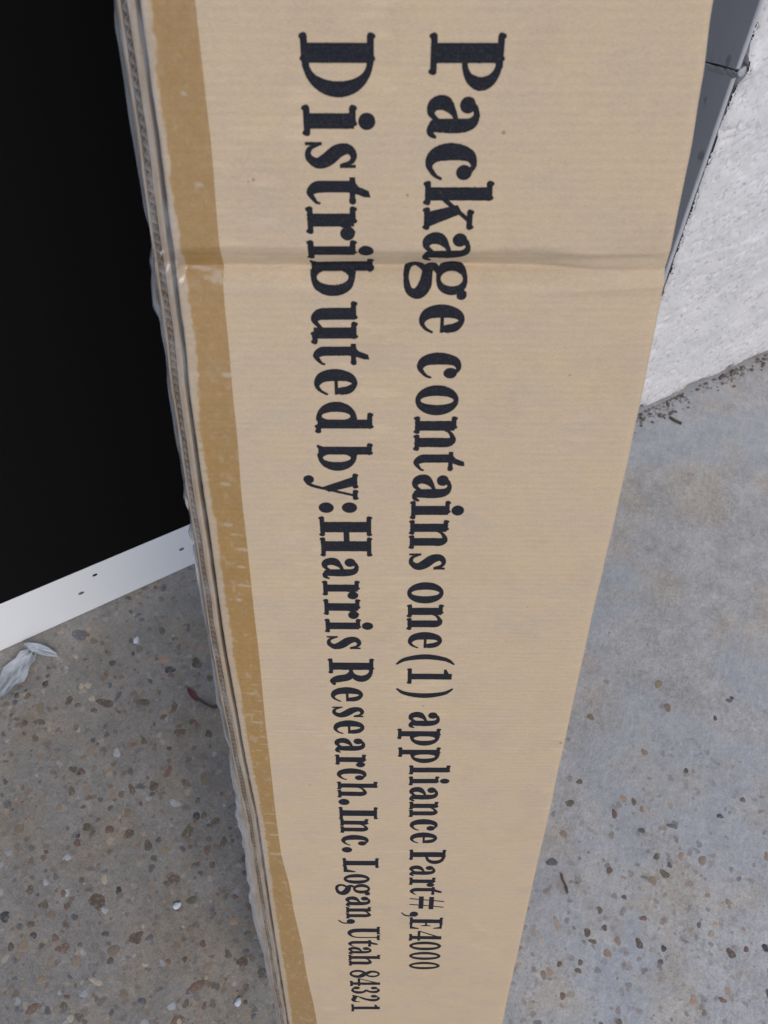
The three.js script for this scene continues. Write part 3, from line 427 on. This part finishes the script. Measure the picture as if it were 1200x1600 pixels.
const box = group('cardboard_box');
box.position.set(-0.0038, 0, -0.4395 + 0.3057 * SB - 0.9521 * T); box.rotation.set(-Math.asin(0.305684), 0, -0.003);
tag(box, 'tall taped brown cardboard box with black lettering, leaning on the screen door', 'box');
{
  const NC = 64, R = 0.0050;
  const cols = [0, 1, 2, 3]; for (let i = 1; i <= NC; i++) cols.push(3 + i); for (let i = 1; i <= 6; i++) cols.push(3 + NC + i);
  const point = (k, s) => {
    const a = uL(s) - 0.001 + 0.0003 * (vn(s * 160, 2.5) - 0.5), b = uR(s) + 0.0007 * (vn(s * 40, 8.5) - 0.5);
    let u, z, e = 0;
    if (k === 0) { u = a; z = -0.0045; } else if (k === 1) { u = a; z = -0.0017; } else if (k === 2) { u = a + 0.0005; z = -0.0005; }
    else if (k <= 3 + NC) { const t = (k - 3) / NC; u = lerp(a + 0.0016, b - R, t); z = 0; }
    else { const q = k - 3 - NC; if (q <= 5) { const an = q / 5 * Math.PI / 2; u = b - R + R * Math.sin(an); z = -R + R * Math.cos(an); e = R * an - (u - b + R); } else { u = b; z = -0.016; e = 0.0145; } }
    return [u, z, e];
  };
  const n = cols.length - 1;
  const face = gridGeo(n, NR, (i, j) => { const s = rows[j], [u, z] = point(cols[i], s), k = i < 2 || i >= n ? 0 : 1; return [u, Y(s), T + z + k * relief(u, s)]; },
    (i, j) => { const s = rows[j], [u, , e] = point(cols[i], s); return [(u + e - U0) / UW, (s - SA) / SEG]; });
  let start = 0; const per = n * 6;
  for (let j = 0; j < NR; j++) { const seg = clamp(Math.floor(((rows[j] + rows[j + 1]) / 2 - SA) / SEG), 0, 2), next = j + 1 < NR ? clamp(Math.floor(((rows[j + 1] + rows[j + 2]) / 2 - SA) / SEG), 0, 2) : -1; if (next !== seg) { face.addGroup(start, (j + 1) * per - start, seg); start = (j + 1) * per; } }
  obj('front_panel', face, segments, box);

  const plainMap = texture(512, 1024, (i, j, c) => kraft(0.4 + i * 0.0003, 2 + j * 0.0003, c));
  const kraftMat = std({ map: plainMap, roughness: 0.85 }), edgeMat = std({ map: plainMap, color: lin(0.86, 0.84, 0.82), roughness: 0.92 });
  const strip = (pts, name, mat, parent = box, list = rows) => obj(name, gridGeo(pts(0).length - 1, list.length - 1, (i, j) => { const p = pts(list[j])[i]; return [p[0], Y(list[j]), p[1]]; }, (i, j) => [pts(list[j])[i][1] * 3.2 + pts(list[j])[i][0] * 3.2, list[j] * 3.2]), mat, parent);
  strip((s) => [[uR(s) - 0.0003, T - 0.015], [uR(s) - 0.0003, T * 0.5], [uR(s) - 0.0003, 0.003], [uR(s) - 0.003, 0]], 'side_panel', kraftMat);
  strip((s) => [[uR(s) - 0.003, 0], [0, 0], [uF(s) + 0.005, 0], [uF(s) + 0.0022, 0.003]], 'back_panel', kraftMat);
  // the other side wall is a separate board; its cut edge, with the wavy core between two papers, is seen beside the face
  const lz = (s, k) => T - 0.0012 + 0.0016 * (fbm(s * 30 + k, 3.3, 2) - 0.5), LW = 0.0036;
  const inner = (s) => uL(s) - 0.0026 - 0.0012 * fbm(s * 22, 6.6, 2), outer = (s) => Math.max(inner(s) - LW - 0.0034 - 0.0008 * fbm(s * 32 + 9, 2.2, 2), uF(s) + 0.0012);
  const side = strip((s) => { const a = inner(s), z = lz(s, 1), w = LW * (0.85 + 0.3 * fbm(s * 18, 1.9, 2)); return [[a, 0.004], [a, z - 0.0004], [a - 0.0004, z], [a - 0.0019, z + 0.0003], [a - 0.0023, z - 0.0003], [a - w + 0.0004, z], [a - w, z - 0.0005], [a - w, T - 0.04]]; }, 'side_panel', edgeMat);
  const outerPaper = strip((s) => { const a = outer(s), f = Math.min(a - 0.0006, uF(s) + 0.0022), z = lz(s, 5) - 0.0003; return [[a + 0.0006, T - 0.04], [a + 0.0006, z - 0.0006], [a + 0.0003, z], [a - 0.0003, z], [lerp(a, f, 0.35), z - 0.0010], [lerp(a, f, 0.8), z - 0.0034], [f, T - 0.0085], [f, T - 0.05], [uF(s) + 0.0022, 0.003]]; }, 'outer_paper', edgeMat, side);
  const p = [], uv = [], ix = [], step = 0.0007, count = Math.floor((SB - 0.004 - ST) / step);
  for (let k = 0; k <= count; k++) {
    const s = ST + 0.002 + k * step, per2 = 0.0054 + 0.0006 * (fbm(s * 12, 1.7, 2) - 0.5), crush = 0.55 + 0.45 * smooth(0.28, 0.5, fbm(s * 16 + 3, 8.2, 2)), th = 0.00030;
    const a = inner(s) - LW, b = outer(s) + 0.0004, mid = (a + b) / 2, am = Math.max(0.0004, (a - b) / 2 - th) * crush, ph = s / 0.0054 * 2 * Math.PI + 2.5 * fbm(s * 9, 4.1, 2);
    const u = mid + am * clamp(1.25 * Math.sin(ph), -1, 1), sl = am * Math.cos(ph) * 2 * Math.PI / per2, l = Math.hypot(1, sl), nx = th / l, ny = th * sl / l, z = T - 0.0014 - 0.0012 * vn(s * 210, 3);
    for (const [q, zz] of [[-1, z], [1, z], [-1, T - 0.02], [1, T - 0.02]]) { p.push(u + q * nx, Y(s) + q * ny, zz); uv.push(u * 3.2, s * 3.2); }
    if (k) { const o = (k - 1) * 4, m = k * 4; for (const [c, d] of [[0, 1], [2, 0], [1, 3]]) ix.push(o + c, o + d, m + d, o + c, m + d, m + c); }
  }
  const fg = new THREE.BufferGeometry(); fg.setAttribute('position', new THREE.Float32BufferAttribute(p, 3)); fg.setAttribute('uv', new THREE.Float32BufferAttribute(uv, 2)); fg.setIndex(ix); fg.computeVertexNormals();
  obj('wavy_core', fg, edgeMat, side);
  const cap = (s, y, name) => { const g = new THREE.BoxGeometry(uR(s) - uF(s) - 0.006, 0.004, T - 0.006); g.translate((uR(s) + uF(s)) / 2 + 0.001, y, T / 2); const q = g.attributes.uv; return obj(name, g, kraftMat, box); };
  cap(SB, 0.0025, 'bottom_flap'); cap(ST, Y(ST) - 0.003, 'top_flap');

  // clear packing tape: stuck to the face it soaks the paper amber, past the edge it bridges the gap and wraps the side board
  const streaks = [[0.433, 0.0045, 0.0010], [0.446, 0.0060, 0.0014], [0.462, 0.0035, 0.0012], [0.480, 0.0065, 0.0014], [0.494, 0.0030, 0.0014], [0.424, 0.003, 0.002], [0.5865, 0.003, 0.0010], [0.597, 0.0055, 0.0014], [0.606, 0.0025, 0.001], [0.619, 0.004, 0.001], [0.633, 0.0055, 0.0015], [0.652, 0.003, 0.0010], [0.662, 0.0034, 0.0008], [0.670, 0.0030, 0.0008], [0.700, 0.0030, 0.0009], [0.765, 0.006, 0.0010], [0.8, 0.010, 0.0016], [0.833, 0.012, 0.0022], [0.885, 0.003, 0.0014], [0.93, 0.0034, 0.001], [0.99, 0.0024, 0.0012], [0.2485, 0.013, 0.0012], [0.252, 0.009, 0.0022], [0.31, 0.004, 0.002], [0.39, 0.004, 0.0018], [1.06, 0.003, 0.001], [0.78, 0.006, 0.0012], [0.157, 0.002, 0.001], [0.2, 0.0028, 0.0014]];
  const tapeMap = texture(256, 2048, (i, j, c) => {
    const u = -0.135 + (i + 0.5) / 256 * 0.065, s = -0.4 + (j + 0.5) / 2048 * 1.7, e = u - uL(s), r = uT(s) - u;
    const n = fbm(u * 420, s * 300, 3), wide = 0.0030 + 0.0014 * smooth(0.245, 0.262, s) * (1 - smooth(0.3, 0.36, s)) + 0.001 * smooth(0.36, 0.45, s);
    let k = smooth(wide - 0.0006, wide + 0.0010, e + 0.0026 * (n - 0.5) + 0.002 * (fbm(1.5, s * 40, 2) - 0.5));
    for (const [y, l, t] of streaks) { const mid = 0.42 + 0.5 * hash((y * 9000) | 0, 3), cx = lerp(uL(y) + 0.003, uT(y), mid); k *= 1 - 0.9 * smooth(1.15, 0.55, Math.hypot((u - cx) / l, (s - y - 0.12 * (u - cx)) / t) + 0.9 * (n - 0.5)); }
    k *= 1 - (0.2 + 0.3 * smooth(0.3, 0.5, s)) * smooth(0.66, 0.80, fbm(u * 300 + 8, s * 170, 2)); k *= 1 - 0.3 * smooth(0.80, 0.9, vn(u * 900, s * 700));
    const q = lerp(0.84, 0.95, smooth(-0.0015, 0.002, e)) - 0.06 * n;
    c[0] = lerp(q, 0.795 + 0.05 * n, k); c[1] = lerp(q, 0.700 + 0.06 * n, k); c[2] = lerp(q, 0.500 + 0.09 * n, k);
  });
  // where it is not stuck down the film is hazy with trapped air and dust
  const hazeMap = texture(256, 1024, (i, j, c) => { const u = -0.135 + (i + 0.5) / 256 * 0.065, s = -0.4 + (j + 0.5) / 1024 * 1.7, n = fbm(u * 500, s * 60, 3), free = 1 - smooth(-0.0005, 0.0035, u - uL(s)); c[0] = c[1] = c[2] = 1 - free * clamp(0.03 + 0.10 * smooth(0.4, 0.75, n) + 0.26 * smooth(-0.1155, -0.121, u)); }, { color: false });
  const tapeMat = new THREE.MeshPhysicalMaterial({ map: tapeMap, roughness: 0.16, transmission: 1, transmissionMap: hazeMap, thickness: 0, ior: 1.48, side: THREE.DoubleSide });
  const wr = (s, k) => fbm(s * 26 + k * 13, k * 3.7, 3) - 0.5;
  const glint = (s, c, w) => Math.exp(-(((s - c) / w) ** 2));
  const tape = gridGeo(21, NR, (i, j) => {
    const s = rows[j], a = uL(s), f = uF(s), rightEnd = uT(s);
    if (i >= 9) { const t = (i - 9) / 12, u = lerp(a + 0.0022, rightEnd, t); return [u, Y(s), T + relief(u, s) + 0.00030]; }
    const pts = [[f + 0.0012, -0.060], [f + 0.0006, -0.030], [f + 0.0001, -0.0140], [f, -0.0070], [f + 0.0012, -0.0034], [lerp(f, outer(s), 0.66), -0.0010], [outer(s) - 0.0002, 0.0001], [lerp(inner(s), outer(s), 0.4), 0.0003], [inner(s), 0.0001]];
    const [u, z] = pts[i], k = i < 2 ? 0.3 : 1;
    const lump = 0.0034 * glint(s, 0.2365, 0.0036) * (i >= 5 && i <= 7 ? 1 : 0.2) + 0.0016 * glint(s, 0.2465, 0.0026) * (i >= 7 ? 1 : 0.1) - 0.0016 * glint(s, 0.2415, 0.0022);
    const pinch = 0.0034 * k * (vn(s * 95 + i * 0.45, 7.3) - 0.5) * smooth(0.45, 0.7, vn(s * 18, 2.9));
    return [u + 0.0017 * k * wr(s, i * 0.3) + (i < 6 ? pinch : 0), Y(s), T + z + 0.0020 * k * wr(s, 3 + i * 0.5) - pinch * 0.8 + lump + (i >= 6 ? Math.max(0, relief(a, s)) : 0)];
  }, (i, j) => { const s = rows[j], u = i >= 9 ? lerp(uL(s) + 0.0022, uT(s), (i - 9) / 12) : [-0.1325, -0.1295, -0.1265, -0.1240, -0.1215, -0.1180, -0.1150, -0.1120, -0.1080][i]; return [(u + 0.135) / 0.065, (s + 0.4) / 1.7]; });
  obj('packing_tape', tape, tapeMat, box);
}

// ---------- litter on the slab ----------
function curl(name, rowsPts, mat, label, category, at, turn, grp) { // a thin curled scrap from cross rows of [x, y, z] points in mm
  const nx = rowsPts[0].length - 1, ny = rowsPts.length - 1, th = 0.5;
  const top = gridGeo(nx, ny, (i, j) => rowsPts[j][i].map((v) => v / 1000)), bot = gridGeo(nx, ny, (i, j) => { const [x, y, z] = rowsPts[j][i]; return [x * 0.985 / 1000, (y - th) / 1000, z * 0.985 / 1000]; });
  const m = obj(name, mergeGeometries([top, bot]), mat); m.position.set(at[0], 0, at[1]); m.rotation.y = turn; return tag(m, label, category, grp);
}
const leafMat = std({ map: texture(128, 128, (i, j, c) => { const n = fbm(i * 0.06, j * 0.06, 4), v = 0.24 + 0.34 * n - 0.10 * smooth(0.55, 0.62, fbm(i * 0.11 + 9, j * 0.03, 2)); c[0] = v * 0.93; c[1] = v * 0.99; c[2] = v * 1.06; }), roughness: 0.8 });
{
  // a grey dried leaf: a broad creased blade and a narrow folded-up lobe
  const blade = [], lobe = [];
  for (let j = 0; j <= 8; j++) { const t = j / 8, row = []; for (let i = 0; i <= 6; i++) { const q = i / 6 - 0.5, w = 38 * Math.sin(Math.PI * (0.12 + 0.8 * t)) + 6 * Math.sin(t * 17); row.push([q * w + 10 * t, 2.2 + 9 * Math.abs(q) * Math.abs(q) * 2 + 4 * t + 2.2 * Math.sin(i * 2.1 + j * 1.3), (t - 0.5) * 92 + 5 * Math.sin(i * 1.7)]); } blade.push(row); }
  curl('dry_leaf', blade, leafMat, 'grey dried leaf with a broad creased blade below the white door rail', 'leaf', [-0.572, -0.548], -0.62);
  for (let j = 0; j <= 8; j++) { const t = j / 8, row = []; for (let i = 0; i <= 4; i++) { const q = i / 4 - 0.5, w = 13 * Math.pow(Math.sin(Math.PI * clamp(0.06 + 0.9 * t)), 0.8); row.push([q * w, 3 + 10 * q + 6 * q * q + 3 * Math.sin(t * 3), (t - 0.5) * 56]); } lobe.push(row); }
  curl('dry_leaf', lobe, leafMat, 'narrow curled grey leaf strip lying between the broad leaf and the white rail', 'leaf', [-0.533, -0.588], 1.28);
  const red = []; for (let j = 0; j <= 6; j++) { const t = j / 6, row = []; for (let i = 0; i <= 3; i++) { const q = i / 3 - 0.5, w = 1.5 + 11 * t * (1.15 - t) * 2; row.push([q * w + 3 * t * t, 1.4 + 2.6 * Math.abs(q) + 1.2 * Math.sin(4 * t), (t - 0.5) * 26]); } red.push(row); }
  curl('petal_scrap', red, std({ color: lin(0.115, 0.030, 0.034), roughness: 0.7 }), 'small dark red petal scrap on the concrete near the box', 'scrap', [-0.292, -0.517], 0.6);
}
const stick = (name, pts, r, mat, label, category) => { const c = new THREE.CatmullRomCurve3(pts.map(([x, y, z]) => new THREE.Vector3(x / 1000, y / 1000, z / 1000))); return tag(obj(name, new THREE.TubeGeometry(c, 14, r / 1000, 6), mat), label, category); };
const bark = std({ color: lin(0.075, 0.055, 0.038), roughness: 0.9 });
stick('twig', [[-282, 3, -509], [-268, 3.5, -500], [-254, 2.4, -496], [-247, 2.2, -502]], 1.7, bark, 'short curved brown twig beside the red petal scrap', 'twig');
stick('twig', [[510, 2, -1034], [518, 3, -1026], [529, 2.2, -1020]], 2.6, bark, 'dark stubby twig lying in front of the stucco wall', 'twig');
stick('twig', [[246, 1.8, -257], [247, 2, -249], [251, 2, -240], [252, 1.8, -232]], 1.5, std({ color: lin(0.14, 0.075, 0.045) }), 'thin straight reddish brown twig on the slab, below a dark pebble', 'twig');
const chipMat = std({ color: lin(0.52, 0.55, 0.60), roughness: 0.5 });
function chip(x, z, s, turn, label) { const g = new THREE.IcosahedronGeometry(1, 1), p = g.attributes.position; for (let i = 0; i < p.count; i++) { const k = 1 + 0.4 * (hash(Math.round(p.getX(i) * 40), Math.round((p.getY(i) * 3 + p.getZ(i)) * 40) + (s * 10 | 0)) - 0.5); p.setXYZ(i, p.getX(i) * k, p.getY(i) * k, p.getZ(i) * k); } g.scale(s / 1000, s * 0.42 / 1000, s * 0.66 / 1000); g.computeVertexNormals(); const m = obj('white_chip', g, chipMat); m.position.set(x / 1000, s * 0.30 / 1000, z / 1000); m.rotation.y = turn; return tag(m, label, 'chip', 'white chips on the slab'); }
chip(-282, -216, 6.5, 0.5, 'glossy white chip on the slab beside a dark olive pebble');
chip(-190, -98, 6, 1.2, 'white chip on the slab close to the bottom corner of the box');
chip(-388, -606, 5.6, 1.4, 'small white chip on bare concrete below the white door rail');

// leaf crumbs and soil collected along the foot of the stucco wall
{
  const bits = [];
  for (let n = 0; n < 120; n++) {
    const a = Math.pow(rnd(), 0.8) * 0.34 - 0.03, d = 0.002 + 0.03 * Math.pow(rnd(), 2.4), dens = fbm(a * 26 + 3, 1.2, 2); if (dens < 0.40 && rnd() < 0.8) continue;
    const s = 0.0012 + 0.0030 * Math.pow(rnd(), 2), g = new THREE.IcosahedronGeometry(1, 0); g.scale(s * (0.7 + 1.2 * rnd()), s * 0.55, s * 0.8); g.rotateY(rnd() * 6); g.rotateX((rnd() - 0.5) * 0.6);
    const c = Math.cos(WALL_TURN), q = Math.sin(WALL_TURN); g.translate(WALL_AT.x + a * c + d * q, s * 0.4, WALL_AT.z - a * q + d * c); bits.push(g);
  }
  const litter = obj('soil_crumbs', mergeGeometries(bits), std({ color: lin(0.12, 0.10, 0.082), roughness: 1 }));
  tag(litter, 'dark soil and leaf crumbs along the foot of the stucco wall', 'litter', null, 'stuff');
}

renderer.render(scene, camera);
